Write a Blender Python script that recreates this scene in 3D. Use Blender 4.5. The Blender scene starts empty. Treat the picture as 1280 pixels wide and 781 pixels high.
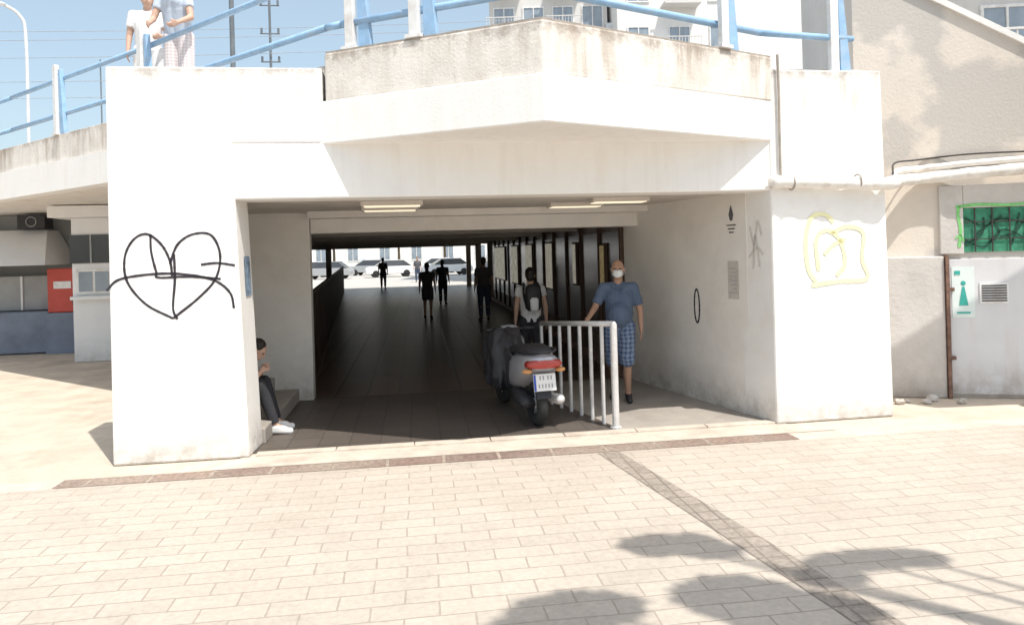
import bpy, bmesh, math, random
from mathutils import Vector, Matrix
random.seed(7)
scene = bpy.context.scene
COL = scene.collection
scene.view_settings.view_transform = 'Standard'
scene.view_settings.look = 'None'
scene.view_settings.exposure = 0

# ------------------------------------------------------------------ materials
def _n(nt, t, **kw):
    n = nt.nodes.new(t)
    for k, v in kw.items():
        setattr(n, k, v)
    return n

def _mr(nt, src, a, b, c, d):
    m = _n(nt, 'ShaderNodeMapRange')
    m.inputs[1].default_value = a; m.inputs[2].default_value = b
    m.inputs[3].default_value = c; m.inputs[4].default_value = d
    nt.links.new(src, m.inputs[0])
    return m.outputs[0]

def _mix(nt, fac, a, b):
    m = _n(nt, 'ShaderNodeMixRGB')
    if isinstance(fac, (int, float)): m.inputs[0].default_value = fac
    else: nt.links.new(fac, m.inputs[0])
    for i, x in ((1, a), (2, b)):
        if isinstance(x, tuple): m.inputs[i].default_value = (*x, 1)
        else: nt.links.new(x, m.inputs[i])
    return m.outputs[0]

def _noise(nt, vec, scale, detail=5, rough=.6):
    n = _n(nt, 'ShaderNodeTexNoise')
    n.inputs['Scale'].default_value = scale
    n.inputs['Detail'].default_value = detail
    n.inputs['Roughness'].default_value = rough
    nt.links.new(vec, n.inputs['Vector'])
    return n.outputs['Fac']

def _math(nt, op, a, b):
    m = _n(nt, 'ShaderNodeMath', operation=op)
    for i, x in ((0, a), (1, b)):
        if isinstance(x, (int, float)): m.inputs[i].default_value = x
        else: nt.links.new(x, m.inputs[i])
    return m.outputs[0]

def mat(name, col, rough=.8, var=.12, scale=4, bump=.1, metal=0, streak=0, streak_col=(.16, .12, .09),
        zr=None, stain=0, stain_col=(.35, .28, .2), stain_scale=1.2, base_dirt=None, emit=0, spec=.4, bumpscale=40, hard=False, sxy=7, sr=(.48, .72), grime=None):
    m = bpy.data.materials.new(name); m.use_nodes = True
    nt = m.node_tree; b = nt.nodes['Principled BSDF']
    tc = _n(nt, 'ShaderNodeTexCoord'); v = tc.outputs['Object']
    f = _noise(nt, v, scale)
    dark = tuple(c * (1 - var) for c in col); lite = tuple(min(.92, c * (1 + var)) for c in col)
    c = _mix(nt, _mr(nt, f, .3, .7, 0, 1), dark, lite)
    sep = _n(nt, 'ShaderNodeSeparateXYZ'); nt.links.new(v, sep.inputs[0])
    if stain:
        s = _mr(nt, _noise(nt, v, stain_scale, 8, .5 if hard else .7), .5, .54 if hard else .68, 0, stain)
        c = _mix(nt, s, c, stain_col)
    if streak:
        mp = _n(nt, 'ShaderNodeMapping'); mp.inputs['Scale'].default_value = (sxy, sxy, .5)
        nt.links.new(v, mp.inputs[0])
        s = _mr(nt, _noise(nt, mp.outputs[0], 1.0, 7, .7), sr[0], sr[1], 0, streak)
        s = _math(nt, 'MULTIPLY', s, _mr(nt, _noise(nt, v, 1.3, 3, .5), .35, .6, .15, 1))
        if zr: s = _math(nt, 'MULTIPLY', s, _mr(nt, sep.outputs[2], zr[0], zr[1], 0, 1))
        c = _mix(nt, s, c, streak_col)
    if grime:
        s = _mr(nt, sep.outputs[2], grime[0], grime[1], -.35, .22)
        s = _math(nt, 'ADD', s, _noise(nt, v, 6, 8, .75))
        s = _mr(nt, s, .52, .72, 0, grime[2])
        c = _mix(nt, s, c, (.26, .21, .17))
    if base_dirt:
        g = _mr(nt, sep.outputs[2], 0, base_dirt[0], 1, 0)
        g = _math(nt, 'MULTIPLY', g, _mr(nt, _noise(nt, v, 5, 6, .7), .3, .65, 0, base_dirt[1]))
        c = _mix(nt, g, c, (.34, .29, .24))
    nt.links.new(c, b.inputs['Base Color'])
    b.inputs['Roughness'].default_value = rough
    b.inputs['Metallic'].default_value = metal
    b.inputs['Specular IOR Level'].default_value = spec
    if bump:
        bp = _n(nt, 'ShaderNodeBump'); bp.inputs['Strength'].default_value = bump
        bp.inputs['Distance'].default_value = .02
        nt.links.new(_noise(nt, v, bumpscale, 6, .65), bp.inputs['Height'])
        nt.links.new(bp.outputs[0], b.inputs['Normal'])
    if emit:
        b.inputs['Emission Color'].default_value = (*col, 1)
        b.inputs['Emission Strength'].default_value = emit
    return m

def brickmat(name, c1, c2, mortar, w, h, ms=.008, rough=.8, off=.5, var=.25, bump=.4, dirt=(.3, .25, .2), dirtf=.35, spec=.3, wobble=.025):
    m = bpy.data.materials.new(name); m.use_nodes = True
    nt = m.node_tree; b = nt.nodes['Principled BSDF']
    tc = _n(nt, 'ShaderNodeTexCoord'); v = tc.outputs['Object']
    wob = _n(nt, 'ShaderNodeTexNoise'); wob.inputs['Scale'].default_value = 1.6
    nt.links.new(v, wob.inputs['Vector'])
    vm = _n(nt, 'ShaderNodeVectorMath', operation='SCALE'); vm.inputs['Scale'].default_value = wobble
    nt.links.new(wob.outputs['Color'], vm.inputs[0])
    va = _n(nt, 'ShaderNodeVectorMath', operation='ADD')
    nt.links.new(v, va.inputs[0]); nt.links.new(vm.outputs[0], va.inputs[1])
    br = _n(nt, 'ShaderNodeTexBrick'); br.offset = off
    br.inputs['Scale'].default_value = 1
    br.inputs['Brick Width'].default_value = w; br.inputs['Row Height'].default_value = h
    br.inputs['Mortar Size'].default_value = ms; br.inputs['Mortar Smooth'].default_value = .5
    br.inputs['Color1'].default_value = (*c1, 1); br.inputs['Color2'].default_value = (*c2, 1)
    br.inputs['Mortar'].default_value = (*mortar, 1)
    nt.links.new(va.outputs[0], br.inputs['Vector'])
    c = br.outputs['Color']
    big = _mr(nt, _noise(nt, v, .7, 7, .65), .45, .72, 0, dirtf)
    c = _mix(nt, big, c, dirt)
    med = _mr(nt, _noise(nt, v, 3.5, 6, .7), .52, .75, 0, dirtf * .6)
    c = _mix(nt, med, c, tuple(x * .8 for x in dirt))
    fine = _noise(nt, v, 25, 6, .7)
    mm = _n(nt, 'ShaderNodeMixRGB', blend_type='MULTIPLY'); mm.inputs[0].default_value = 1
    nt.links.new(c, mm.inputs[1])
    g = _mr(nt, fine, .3, .7, 1 - var, 1 + var * .4)
    nt.links.new(g, mm.inputs[2])
    nt.links.new(mm.outputs[0], b.inputs['Base Color'])
    b.inputs['Roughness'].default_value = rough
    b.inputs['Specular IOR Level'].default_value = spec
    h1 = _math(nt, 'SUBTRACT', _math(nt, 'MULTIPLY', fine, .35), br.outputs['Fac'])
    bp = _n(nt, 'ShaderNodeBump'); bp.inputs['Strength'].default_value = bump; bp.inputs['Distance'].default_value = .01
    nt.links.new(h1, bp.inputs['Height']); nt.links.new(bp.outputs[0], b.inputs['Normal'])
    return m

M = {}
M['white'] = mat('white_paint', (.87, .855, .83), .75, .03, 2.5, .2, streak=.25, streak_col=(.60, .52, .42), stain=.22, stain_col=(.72, .65, .56), stain_scale=2.5, base_dirt=(.3, .7))
M['white_top'] = mat('white_paint_top', (.87, .855, .83), .75, .03, 2.5, .25, streak=1.0, streak_col=(.43, .34, .26), zr=(2.8, 3.66), stain=.28, base_dirt=(.4, .8), stain_col=(.72, .65, .55), stain_scale=2.2, grime=(3.35, 3.66, .5), sr=(.46, .66))
M['white_in'] = mat('white_paint_inner', (.84, .81, .765), .45, .05, 2.5, .12, stain=.3, stain_col=(.62, .55, .47), base_dirt=(.5, .8))
M['conc'] = mat('weathered_concrete', (.78, .74, .685), .9, .07, 4, .35, streak=1.0, streak_col=(.34, .27, .21), zr=(2.95, 3.75), stain=.5, stain_col=(.60, .53, .45), stain_scale=2.2, sxy=4.5, sr=(.45, .62), grime=(3.45, 3.8, .65))
M['coping'] = mat('coping_concrete', (.36, .32, .28), .9, .2, 9, .4)
M['dark'] = mat('dark_gap', (.06, .055, .05), .8, .2)
M['pavers'] = brickmat('brick_pavers', (.50, .44, .375), (.46, .405, .345), (.345, .295, .245), .36, .155, .007, .85, .5, .16, .35, (.39, .335, .28), .6, wobble=.04)
M['brown'] = brickmat('brown_channel_brick', (.30, .205, .165), (.23, .165, .14), (.40, .33, .27), .50, .6, .022, .85, 0, .5, .7, (.36, .30, .245), 1.0)
M['brown2'] = brickmat('brown_strip_brick', (.36, .31, .265), (.30, .26, .22), (.22, .185, .155), .12, .155, .010, .85, 0, .35, .5, (.34, .29, .24), .7)
M['kerb'] = mat('stone_threshold', (.54, .47, .395), .85, .14, 3, .35, stain=.7, stain_col=(.36, .30, .25), stain_scale=2)
M['walk'] = mat('smooth_concrete_walkway', (.34, .31, .275), .7, .12, 3, .2, stain=.5, stain_col=(.25, .22, .20), stain_scale=2)
M['sand'] = mat('worn_pavement', (.53, .455, .37), .9, .14, 2, .35, stain=.8, stain_col=(.38, .315, .25), stain_scale=1.1)
M['ground'] = mat('ground_asphalt', (.30, .28, .26), .9, .15, 1, .2)
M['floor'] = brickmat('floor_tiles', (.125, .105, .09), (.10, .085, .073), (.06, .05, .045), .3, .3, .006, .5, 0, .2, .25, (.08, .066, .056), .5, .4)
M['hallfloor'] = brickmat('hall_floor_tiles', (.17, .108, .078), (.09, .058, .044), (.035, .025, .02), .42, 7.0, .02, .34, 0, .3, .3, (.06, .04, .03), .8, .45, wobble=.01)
M['ceil'] = mat('ceiling_plaster', (.64, .595, .54), .8, .1, 2, .1, stain=.3, stain_col=(.42, .36, .30))
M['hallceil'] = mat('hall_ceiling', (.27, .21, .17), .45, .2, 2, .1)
M['browglass'] = mat('brown_glass', (.10, .062, .044), .2, .5, 1.5, 0, spec=.6)
M['counterglass'] = mat('brown_counter_panel', (.075, .047, .035), .7, .5, 2.5, 0, spec=.1)
M['frame'] = mat('bronze_frame', (.12, .08, .06), .6, .1, 5, 0, spec=.2)
M['blue'] = mat('blue_rail_paint', (.29, .47, .68), .5, .12, 8, .05, stain=.3, stain_col=(.5, .45, .42), stain_scale=6)
M['postwhite'] = mat('white_post_paint', (.76, .76, .75), .6, .1, 8, .05, stain=.4, stain_col=(.45, .34, .26), stain_scale=5)
M['galv'] = mat('galvanised_metal', (.70, .69, .68), .4, .12, 12, .05, metal=.3, stain=.3, stain_col=(.48, .44, .40), stain_scale=8)
M['black'] = mat('black_spray', (.035, .03, .04), .6, .1, 10, 0)
M['yellow'] = mat('yellow_spray', (.86, .83, .50), .75, .05, 10, .1)
M['faint'] = mat('faint_grey_spray', (.70, .67, .63), .75, .05, 10, .1)
M['lamp'] = mat('lamp_panel', (1.0, .88, .66), .5, 0, 1, 0, emit=.8)
M['pipe'] = mat('wrapped_pipe', (.82, .79, .75), .7, .08, 9, .3, stain=.6, stain_col=(.52, .45, .38), stain_scale=6)
M['plaster'] = mat('patchy_plaster', (.72, .655, .58), .9, .05, 2, .3, stain=.85, stain_col=(.53, .50, .465), stain_scale=.75, base_dirt=(.5, .6), hard=True, bumpscale=25)
M['plaster2'] = mat('grey_render', (.60, .57, .54), .9, .08, 3, .35, stain=.6, stain_col=(.47, .44, .42), stain_scale=2, base_dirt=(.5, .8), bumpscale=22)
M['door'] = mat('white_metal_door', (.66, .66, .675), .5, .04, 3, .04, streak=.4, streak_col=(.42, .30, .22), base_dirt=(.45, 1.0))
M['rust'] = mat('rusty_metal', (.20, .12, .09), .9, .4, 12, .4)
M['green'] = mat('green_mesh', (.05, .25, .15), .7, .4, 9, .3)
M['green2'] = mat('dark_green_spray', (.015, .07, .045), .7, .3, 14, .1)
M['green3'] = mat('bright_green_spray', (.22, .58, .20), .7, .2, 14, .1)
M['teal'] = mat('teal_print', (.05, .40, .34), .6, .1)
M['paper'] = mat('paper', (.72, .80, .78), .7, .05)
M['greypaper'] = mat('faded_notice', (.57, .54, .50), .8, .12, 20)
M['asph'] = mat('far_road', (.46, .44, .41), .9, .1, 1)
M['skin'] = mat('skin', (.44, .26, .18), .55, .06, 10, .03)
M['skin2'] = mat('skin_light', (.56, .36, .27), .55, .06, 10, .03)
M['eye'] = mat('eye_dark', (.03, .02, .02), .3, 0, 1, 0)
M['mask'] = mat('white_mask', (.80, .82, .83), .8, .04, 30, .1)
M['hair'] = mat('black_hair', (.02, .016, .014), .5, .3, 40, .3)
M['greyhair'] = mat('grey_hair', (.28, .25, .23), .7, .2, 40, .3)
M['tarp'] = mat('dark_tarp', (.04, .04, .046), .45, .3, 8, .3, bumpscale=9)
M['silver'] = mat('silver_bodywork', (.46, .46, .49), .3, .05, 5, 0, metal=.4)
M['blackpl'] = mat('black_plastic', (.03, .03, .035), .5, .15, 10, .05)
M['rubber'] = mat('rubber', (.03, .03, .03), .85, .2, 20, .1)
M['redlens'] = mat('red_lens', (.42, .05, .04), .15, .1, 10, 0, spec=.7)
M['amber'] = mat('amber_lens', (.60, .30, .12), .15, .1, 10, 0)
M['plate'] = mat('number_plate', (.75, .75, .74), .5, .03)
M['plateblue'] = mat('plate_blue', (.03, .08, .4), .5, 0)
M['kiosk'] = mat('kiosk_panel', (.76, .76, .76), .6, .04, 2, .05, base_dirt=(.5, .5))
M['glass'] = mat('dark_window_glass', (.05, .055, .06), .08, .2, 1, 0, spec=.7)
M['glass2'] = mat('pale_window_glass', (.26, .31, .36), .15, .3, .8, 0, spec=.7)
M['red'] = mat('red_enamel', (.50, .07, .05), .4, .1, 4)
M['bluegrey'] = mat('bluegrey_panel', (.18, .21, .27), .7, .15, 3)
M['greypanel'] = mat('grey_panel', (.34, .35, .35), .7, .12, 2)
M['stucco'] = mat('pale_stucco', (.78, .77, .745), .9, .06, .4, 0, streak=.2, streak_col=(.55, .5, .46))
M['stucco2'] = mat('grey_stucco', (.64, .63, .61), .9, .08, .4, 0, streak=.3, streak_col=(.46, .43, .41))
M['leaf'] = mat('leaf', (.06, .10, .03), .6, .4, 3, 0)
M['bark'] = mat('bark', (.12, .09, .06), .9, .3, 8, .5)
M['mast'] = mat('mast_metal', (.14, .16, .18), .7, .2)
M['wire'] = mat('wire_metal', (.30, .34, .38), .7, .1)
M['lampgrey'] = mat('lamp_post_grey', (.62, .66, .69), .5, .1)
M['carwhite'] = mat('car_white', (.8, .8, .8), .3, .02, 1, 0)
M['carsilver'] = mat('car_silver', (.45, .46, .47), .3, .02, 1, 0, metal=.4)
M['cardark'] = mat('car_blue', (.06, .08, .15), .3, .02, 1, 0)
M['warm'] = mat('warm_display', (.60, .46, .22), .5, .6, 5, 0, emit=.14)
M['cool'] = mat('shop_light', (.66, .62, .50), .5, .7, 4, 0, emit=.28)
M['poster'] = mat('blue_poster', (.22, .30, .40), .6, .5, 18, 0)
M['pinkline'] = mat('worn_red_edge', (.42, .27, .22), .6, .2)

def plaid(name, base, c1, sc, amt=.5, dist=1.2):
    m = bpy.data.materials.new(name); m.use_nodes = True
    nt = m.node_tree; b = nt.nodes['Principled BSDF']
    tc = _n(nt, 'ShaderNodeTexCoord'); v = tc.outputs['Object']
    out = None
    for d in ('X', 'Z'):
        w = _n(nt, 'ShaderNodeTexWave', bands_direction=d); w.inputs['Scale'].default_value = sc
        w.inputs['Distortion'].default_value = dist
        nt.links.new(v, w.inputs['Vector'])
        f = _mr(nt, w.outputs['Fac'], .35, .75, 0, amt)
        out = f if out is None else _math(nt, 'ADD', out, f)
    nt.links.new(_mix(nt, out, base, c1), b.inputs['Base Color'])
    b.inputs['Roughness'].default_value = .9
    return m
M['plaid'] = plaid('blue_plaid_cloth', (.22, .28, .38), (.05, .08, .18), 6, .5, 4)
M['plaid2'] = plaid('pale_plaid_cloth', (.74, .72, .72), (.54, .42, .44), 8, .35)
M['shirtpat'] = plaid('muted_blue_patterned_cloth', (.12, .165, .25), (.06, .085, .145), 16, .35, 3)
def cloth(n, c): return mat(n, c, .92, .14, 9, .35, bumpscale=14)
M['c_blue'] = cloth('pale_blue_cloth', (.50, .57, .67))
M['c_white'] = cloth('white_cloth', (.74, .74, .74))
M['c_black'] = cloth('black_cloth', (.035, .035, .04))
M['c_grey'] = cloth('grey_cloth', (.10, .10, .11))
M['c_jean'] = cloth('denim_cloth', (.06, .08, .13))
M['c_green'] = cloth('green_grey_cloth', (.50, .55, .52))
M['shoew'] = mat('white_shoe', (.8, .8, .79), .6, .05)

# ------------------------------------------------------------------ mesh builder
class MB:
    def __init__(s): s.bm = bmesh.new()
    def face(s, pts, m=0):
        f = s.bm.faces.new([s.bm.verts.new(p) for p in pts]); f.material_index = m; return f
    def prism2(s, lo, hi, m=0):
        n = len(lo)
        a = [s.bm.verts.new(p) for p in lo]; b = [s.bm.verts.new(p) for p in hi]
        fs = [s.bm.faces.new(list(reversed(a))), s.bm.faces.new(b)]
        for i in range(n):
            j = (i + 1) % n
            fs.append(s.bm.faces.new([a[i], a[j], b[j], b[i]]))
        for f in fs: f.material_index = m
    def prism(s, poly, z0, z1, m=0):
        s.prism2([(x, y, z0) for x, y in poly], [(x, y, z1) for x, y in poly], m)
    def box(s, x0, x1, y0, y1, z0, z1, m=0):
        s.prism([(x0, y0), (x1, y0), (x1, y1), (x0, y1)], z0, z1, m)
    def ring(s, c, ax, r, n, ph=0):
        q = Vector(ax).normalized()
        u = q.orthogonal().normalized(); w = q.cross(u)
        return [s.bm.verts.new(Vector(c) + r * (math.cos(ph + 2 * math.pi * i / n) * u + math.sin(ph + 2 * math.pi * i / n) * w)) for i in range(n)]
    def cyl(s, p0, p1, r0, r1=None, n=12, m=0):
        r1 = r0 if r1 is None else r1
        d = Vector(p1) - Vector(p0)
        if d.length < 1e-6: return
        a = s.ring(p0, d, r0, n); b = s.ring(p1, d, r1, n)
        fs = [s.bm.faces.new(list(reversed(a))), s.bm.faces.new(b)]
        for i in range(n):
            j = (i + 1) % n; fs.append(s.bm.faces.new([a[i], a[j], b[j], b[i]]))
        for f in fs: f.material_index = m
    def sph(s, c, r, rot=None, m=0, u=14, v=9):
        if not isinstance(r, (tuple, list)): r = (r, r, r)
        mt = Matrix.Translation(Vector(c)) @ (rot.to_4x4() if rot is not None else Matrix()) @ Matrix.Diagonal((*r, 1))
        bmesh.ops.create_uvsphere(s.bm, u_segments=u, v_segments=v, radius=1, matrix=mt)
    def cap(s, p0, r0, p1, r1, c0=True, c1=True, n=14, m=0):
        s.cyl(p0, p1, r0, r1, n, m)
        if c0: s.sph(p0, r0, m=m, u=12, v=8)
        if c1: s.sph(p1, r1, m=m, u=12, v=8)
    def loft(s, rings, m=0, caps=True):
        R = [[s.bm.verts.new(p) for p in r] for r in rings]; fs = []
        for a, b in zip(R, R[1:]):
            n = len(a)
            for i in range(n):
                j = (i + 1) % n; fs.append(s.bm.faces.new([a[i], a[j], b[j], b[i]]))
        if caps: fs += [s.bm.faces.new(list(reversed(R[0]))), s.bm.faces.new(R[-1])]
        for f in fs: f.material_index = m
    def tube(s, pts, r, n=8, m=0):
        pts = [Vector(p) for p in pts]; rr = []
        up = None
        for i, p in enumerate(pts):
            d = (pts[min(i + 1, len(pts) - 1)] - pts[max(i - 1, 0)]).normalized()
            if up is None: up = d.orthogonal().normalized()
            u = (up - d * up.dot(d)).normalized(); w = d.cross(u); up = u
            rad = r[i] if isinstance(r, (list, tuple)) else r
            rr.append([p + rad * (math.cos(2 * math.pi * k / n) * u + math.sin(2 * math.pi * k / n) * w) for k in range(n)])
        s.loft(rr, m)
    def torus(s, c, axis, R, r, n=28, k=10, m=0):
        q = Vector(axis).normalized(); u = q.orthogonal().normalized(); w = q.cross(u); c = Vector(c); rings = []
        for i in range(n):
            a = 2 * math.pi * i / n; e = math.cos(a) * u + math.sin(a) * w
            rings.append([s.bm.verts.new(c + e * (R + r * math.cos(2 * math.pi * t / k)) + q * r * math.sin(2 * math.pi * t / k)) for t in range(k)])
        for i in range(n):
            A = rings[i]; B = rings[(i + 1) % n]
            for t in range(k):
                j = (t + 1) % k; f = s.bm.faces.new([A[t], A[j], B[j], B[t]]); f.material_index = m
    def leaves(s, c, r, n, size, m=0):
        for _ in range(n):
            d = Vector((random.gauss(0, 1), random.gauss(0, 1), random.gauss(0, 1))).normalized() * random.random() ** .4
            p = Vector(c) + Vector((d.x * r[0], d.y * r[1], d.z * r[2]))
            a = Vector((random.gauss(0, 1), random.gauss(0, 1), random.gauss(0, .6))).normalized()
            b = a.orthogonal().normalized(); L = size * random.uniform(.6, 1.3)
            s.face([p - a * L, p + b * L * .5, p + a * L, p - b * L * .5], m)
    def mesh(s, name, recalc=True):
        if recalc: bmesh.ops.recalc_face_normals(s.bm, faces=s.bm.faces[:])
        me = bpy.data.meshes.new(name); s.bm.to_mesh(me); s.bm.free(); return me
    def obj(s, name, mats, parent=None, smooth=False, bevel=0, recalc=True, **tags):
        me = s.mesh(name, recalc)
        return mkobj(name, me, mats, parent, smooth, bevel, **tags)

def mkobj(name, me, mats, parent=None, smooth=False, bevel=0, **tags):
    if not isinstance(mats, (list, tuple)): mats = [mats]
    me.materials.clear()
    for m in mats: me.materials.append(M[m] if isinstance(m, str) else m)
    if smooth:
        for p in me.polygons: p.use_smooth = True
    ob = bpy.data.objects.new(name, me); COL.objects.link(ob)
    if parent is not None: ob.parent = parent
    if bevel:
        b = ob.modifiers.new('bevel', 'BEVEL'); b.width = bevel; b.segments = 2; b.limit_method = 'ANGLE'; b.angle_limit = math.radians(40)
    for k, v in tags.items(): ob[k] = v
    return ob

def empty(name, loc=(0, 0, 0), yaw=0, **tags):
    e = bpy.data.objects.new(name, None); COL.objects.link(e)
    e.location = loc; e.rotation_euler = (0, 0, yaw); e.empty_display_size = .2
    for k, v in tags.items(): e[k] = v
    return e

def bake(mb, name, mt, parent, voxel=.012, smooth=3, **tags):
    me = mb.mesh('tmp'); ob = bpy.data.objects.new('tmp', me)
    tmpscene.collection.objects.link(ob)
    r = ob.modifiers.new('r', 'REMESH'); r.mode = 'VOXEL'; r.voxel_size = voxel
    sm = ob.modifiers.new('s', 'SMOOTH'); sm.factor = .5; sm.iterations = smooth
    vl = tmpscene.view_layers[0]; vl.update()
    dg = vl.depsgraph
    me2 = bpy.data.meshes.new_from_object(ob.evaluated_get(dg))
    bpy.data.objects.remove(ob)
    me2.name = name
    return mkobj(name, me2, mt, parent, True, **tags)
tmpscene = bpy.data.scenes.new('workbench')

def copy_tree(src, loc, yaw, **tags):
    new = src.copy(); COL.objects.link(new); new.location = loc; new.rotation_euler = (0, 0, yaw)
    for k, v in tags.items(): new[k] = v
    def rec(o, par):
        for ch in list(o.children):
            if ch is new: continue
            c = ch.copy(); COL.objects.link(c); c.parent = par; rec(ch, c)
    rec(src, new); return new

def catmull(pts, k=8):
    P = [Vector(p) for p in pts]; P = [P[0] * 2 - P[1]] + P + [P[-1] * 2 - P[-2]]; out = []
    for i in range(1, len(P) - 2):
        for j in range(k):
            t = j / k; a, b, c, d = P[i - 1], P[i], P[i + 1], P[i + 2]
            out.append(.5 * ((2 * b) + (-a + c) * t + (2 * a - 5 * b + 4 * c - d) * t * t + (-a + 3 * b - 3 * c + d) * t ** 3))
    out.append(P[-2]); return out

def stroke(mb, pts, w, put, m=0, depth=.004):
    c = catmull([(x, y, 0) for x, y in pts]); L = []; R = []
    for i, p in enumerate(c):
        d = (c[min(i + 1, len(c) - 1)] - c[max(i - 1, 0)]).normalized(); n = Vector((-d.y, d.x, 0))
        ww = w * random.uniform(.42, .56)
        L.append(put(*(p + n * ww).xy, depth)); R.append(put(*(p - n * ww).xy, depth))
    for i in range(len(c) - 1):
        mb.face([L[i], R[i], R[i + 1], L[i + 1]], m)

# ------------------------------------------------------------------ ground
def sheet(name, poly, z, m, label=None):
    mb = MB(); mb.face([(x, y, z) for x, y in poly])
    o = mb.obj(name, m, recalc=False); o['kind'] = 'structure'
    if label: o['label'] = label
    return o
HE = 34.0   # far end of the hall
sheet('ground', [(-500, -300), (500, -300), (500, 900), (-500, 900)], -.02, 'ground')
sheet('paved_street', [(-40, -30), (40, -30), (40, -.58), (-40, -.58)], 0, 'pavers')
sheet('pavement', [(-40, -.34), (40, -.34), (40, 16), (-40, 16)], -.003, 'sand')
sheet('drainage_channel', [(-.25, -.575), (6.35, -.575), (6.35, -.35), (-.25, -.35)], .003, 'brown')
sheet('kerb_strip', [(-40, -.581), (40, -.581), (40, -.339), (-40, -.339)], -.001, 'kerb')
sheet('paving_strip', [(4.38, -.60), (4.58, -.60), (5.74, -8), (5.50, -8)], .004, 'brown2')
sheet('threshold_paving', [(0.9, -.34), (6.9, -.34), (6.4, .12), (1.2, .12)], .003, 'kerb')
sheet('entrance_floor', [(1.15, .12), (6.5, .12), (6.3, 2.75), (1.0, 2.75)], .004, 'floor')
sheet('walkway', [(4.84, .10), (6.42, .10), (5.76, 2.98), (4.10, 2.98)], .009, 'walk')
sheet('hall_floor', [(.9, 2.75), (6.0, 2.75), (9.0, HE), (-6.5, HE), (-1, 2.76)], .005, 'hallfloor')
sheet('far_street', [(-60, HE), (60, HE), (60, 90), (-60, 90)], 0, 'asph')
p = MB()
for i in range(7):
    a = 1.25 + i * .74
    p.box(a, a + .73, .02, .13, 0.0, .022)
p.obj('threshold_step', 'kerb', bevel=.005, kind='structure')

# ------------------------------------------------------------------ left pillar
p = MB()
p.prism2([(0, 0, 0), (1.2, 0, 0), (1.225, .48, 0), (0, .48, 0)], [(.02, 0.01, 3.65), (1.09, 0.01, 3.65), (1.1, .48, 3.65), (.02, .48, 3.65)])
pl = p.obj('concrete_pillar', 'white_top', bevel=.022, label='white painted concrete pillar with black heart graffiti', category='pillar')
g = MB()
K = 135.6
def on_left(x, z, d): return (x, -d + .01 * z / 3.65, z)
def H(pts):
    return [(.568 + (u - 217) / K - .028 * (v - 345) / K, 1.717 - (v - 345) / K - .028 * (u - 217) / K) for u, v in pts]
for s in [[(217, 398), (185, 380), (163, 352), (160, 322), (170, 300), (186, 293), (203, 306), (213, 326), (216, 345)],
          [(213, 330), (222, 306), (240, 293), (262, 294), (273, 318), (268, 348), (248, 372), (217, 398)],
          [(190, 293), (191, 315), (197, 340), (200, 347), (235, 346), (274, 349)],
          [(218, 318), (219, 350), (217, 385), (222, 399)],
          [(139, 363), (152, 350), (180, 344), (215, 342), (250, 346), (272, 354), (286, 368), (290, 386)],
          [(250, 331), (270, 329), (291, 332)]]:
    stroke(g, H(s), .022, on_left)
g.obj('graffiti', 'black', pl, recalc=False, label='black spray painted heart doodle')
p = MB()
def on_in(y, z): return (1.2 + .05 * y - .032 * z + .006, y, z)
p.face([on_in(.20, 1.5), on_in(.38, 1.5), on_in(.38, 1.88), on_in(.20, 1.88)]); p.obj('poster', 'poster', pl, recalc=False)

# ------------------------------------------------------------------ right pillar
p = MB()
p.prism2([(6.43, 0, 0), (7.76, .03, 0), (7.76, .5, 0), (6.313, .5, 0)], [(6.44, 0.01, 3.66), (7.72, .04, 3.66), (7.72, .5, 3.66), (6.33, .5, 3.66)])
pr = p.obj('concrete_pillar', 'white_top', bevel=.022, label='white painted concrete pillar with faint yellow graffiti', category='pillar')
g = MB()
def on_right(x, z, d): return (x, .0 + .023 * (x - 6.43) + .01 * z / 3.66 - d, z)
def Y(pts): return [(7.13 + (u - 1045) / 120, 1.80 - (v - 310) / 120) for u, v in pts]
for s in [[(1018, 352), (1008, 335), (1006, 300), (1014, 272), (1032, 268), (1044, 278)], [(1022, 338), (1020, 300), (1034, 288), (1052, 300), (1058, 330), (1046, 345)],
          [(1040, 292), (1062, 284), (1084, 292), (1082, 325), (1088, 350), (1050, 352), (1012, 356)], [(1030, 318), (1045, 305), (1060, 300)]]:
    stroke(g, Y(s), .045, on_right, depth=.006)
g.obj('graffiti', 'yellow', pr, recalc=False, label='pale yellow spray painted scribble')
g = MB()
def on_side(y, z, d): return (6.43 - .234 * y + .003 * z - d, y, z)
for s in ([(.16, 1.95), (.22, 2.10), (.28, 1.85), (.34, 2.05)], [(.14, 1.75), (.24, 1.82), (.36, 1.72)], [(.20, 1.62), (.26, 1.95), (.30, 1.60)]):
    stroke(g, s, .025, on_side, depth=.007)
g.obj('scrawl', 'faint', pr, recalc=False)

# ------------------------------------------------------------------ entrance building
E = empty('underpass_entrance', label='white concrete underpass entrance with pointed overhanging balcony', category='underpass')
p = MB(); p.box(1.07, 6.5, .025, .4, 2.41, 2.935)
p.obj('beam', 'white', E, bevel=.015)
p = MB(); p.box(1.08, 1.95, .03, .41, 2.94, 3.65)
p.obj('upstand', 'white_top', E, bevel=.015)
p = MB(); p.prism([(1.90, .05), (3.88, -1.13), (6.545, .05)], 2.92, 3.33)
p.obj('balcony_fascia', 'white', E, bevel=.014)
p = MB(); p.prism([(1.98, .5), (1.98, .02), (3.88, -1.095), (6.49, .02), (6.49, .5)], 3.325, 3.785)
p.obj('balcony_parapet', 'conc', E, bevel=.02)
p = MB(); p.prism([(1.99, .5), (1.99, .03), (3.88, -1.085), (6.48, .03), (6.48, .5)], 3.78, 3.80)
p.obj('balcony_coping', 'coping', E)
p = MB()
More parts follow.
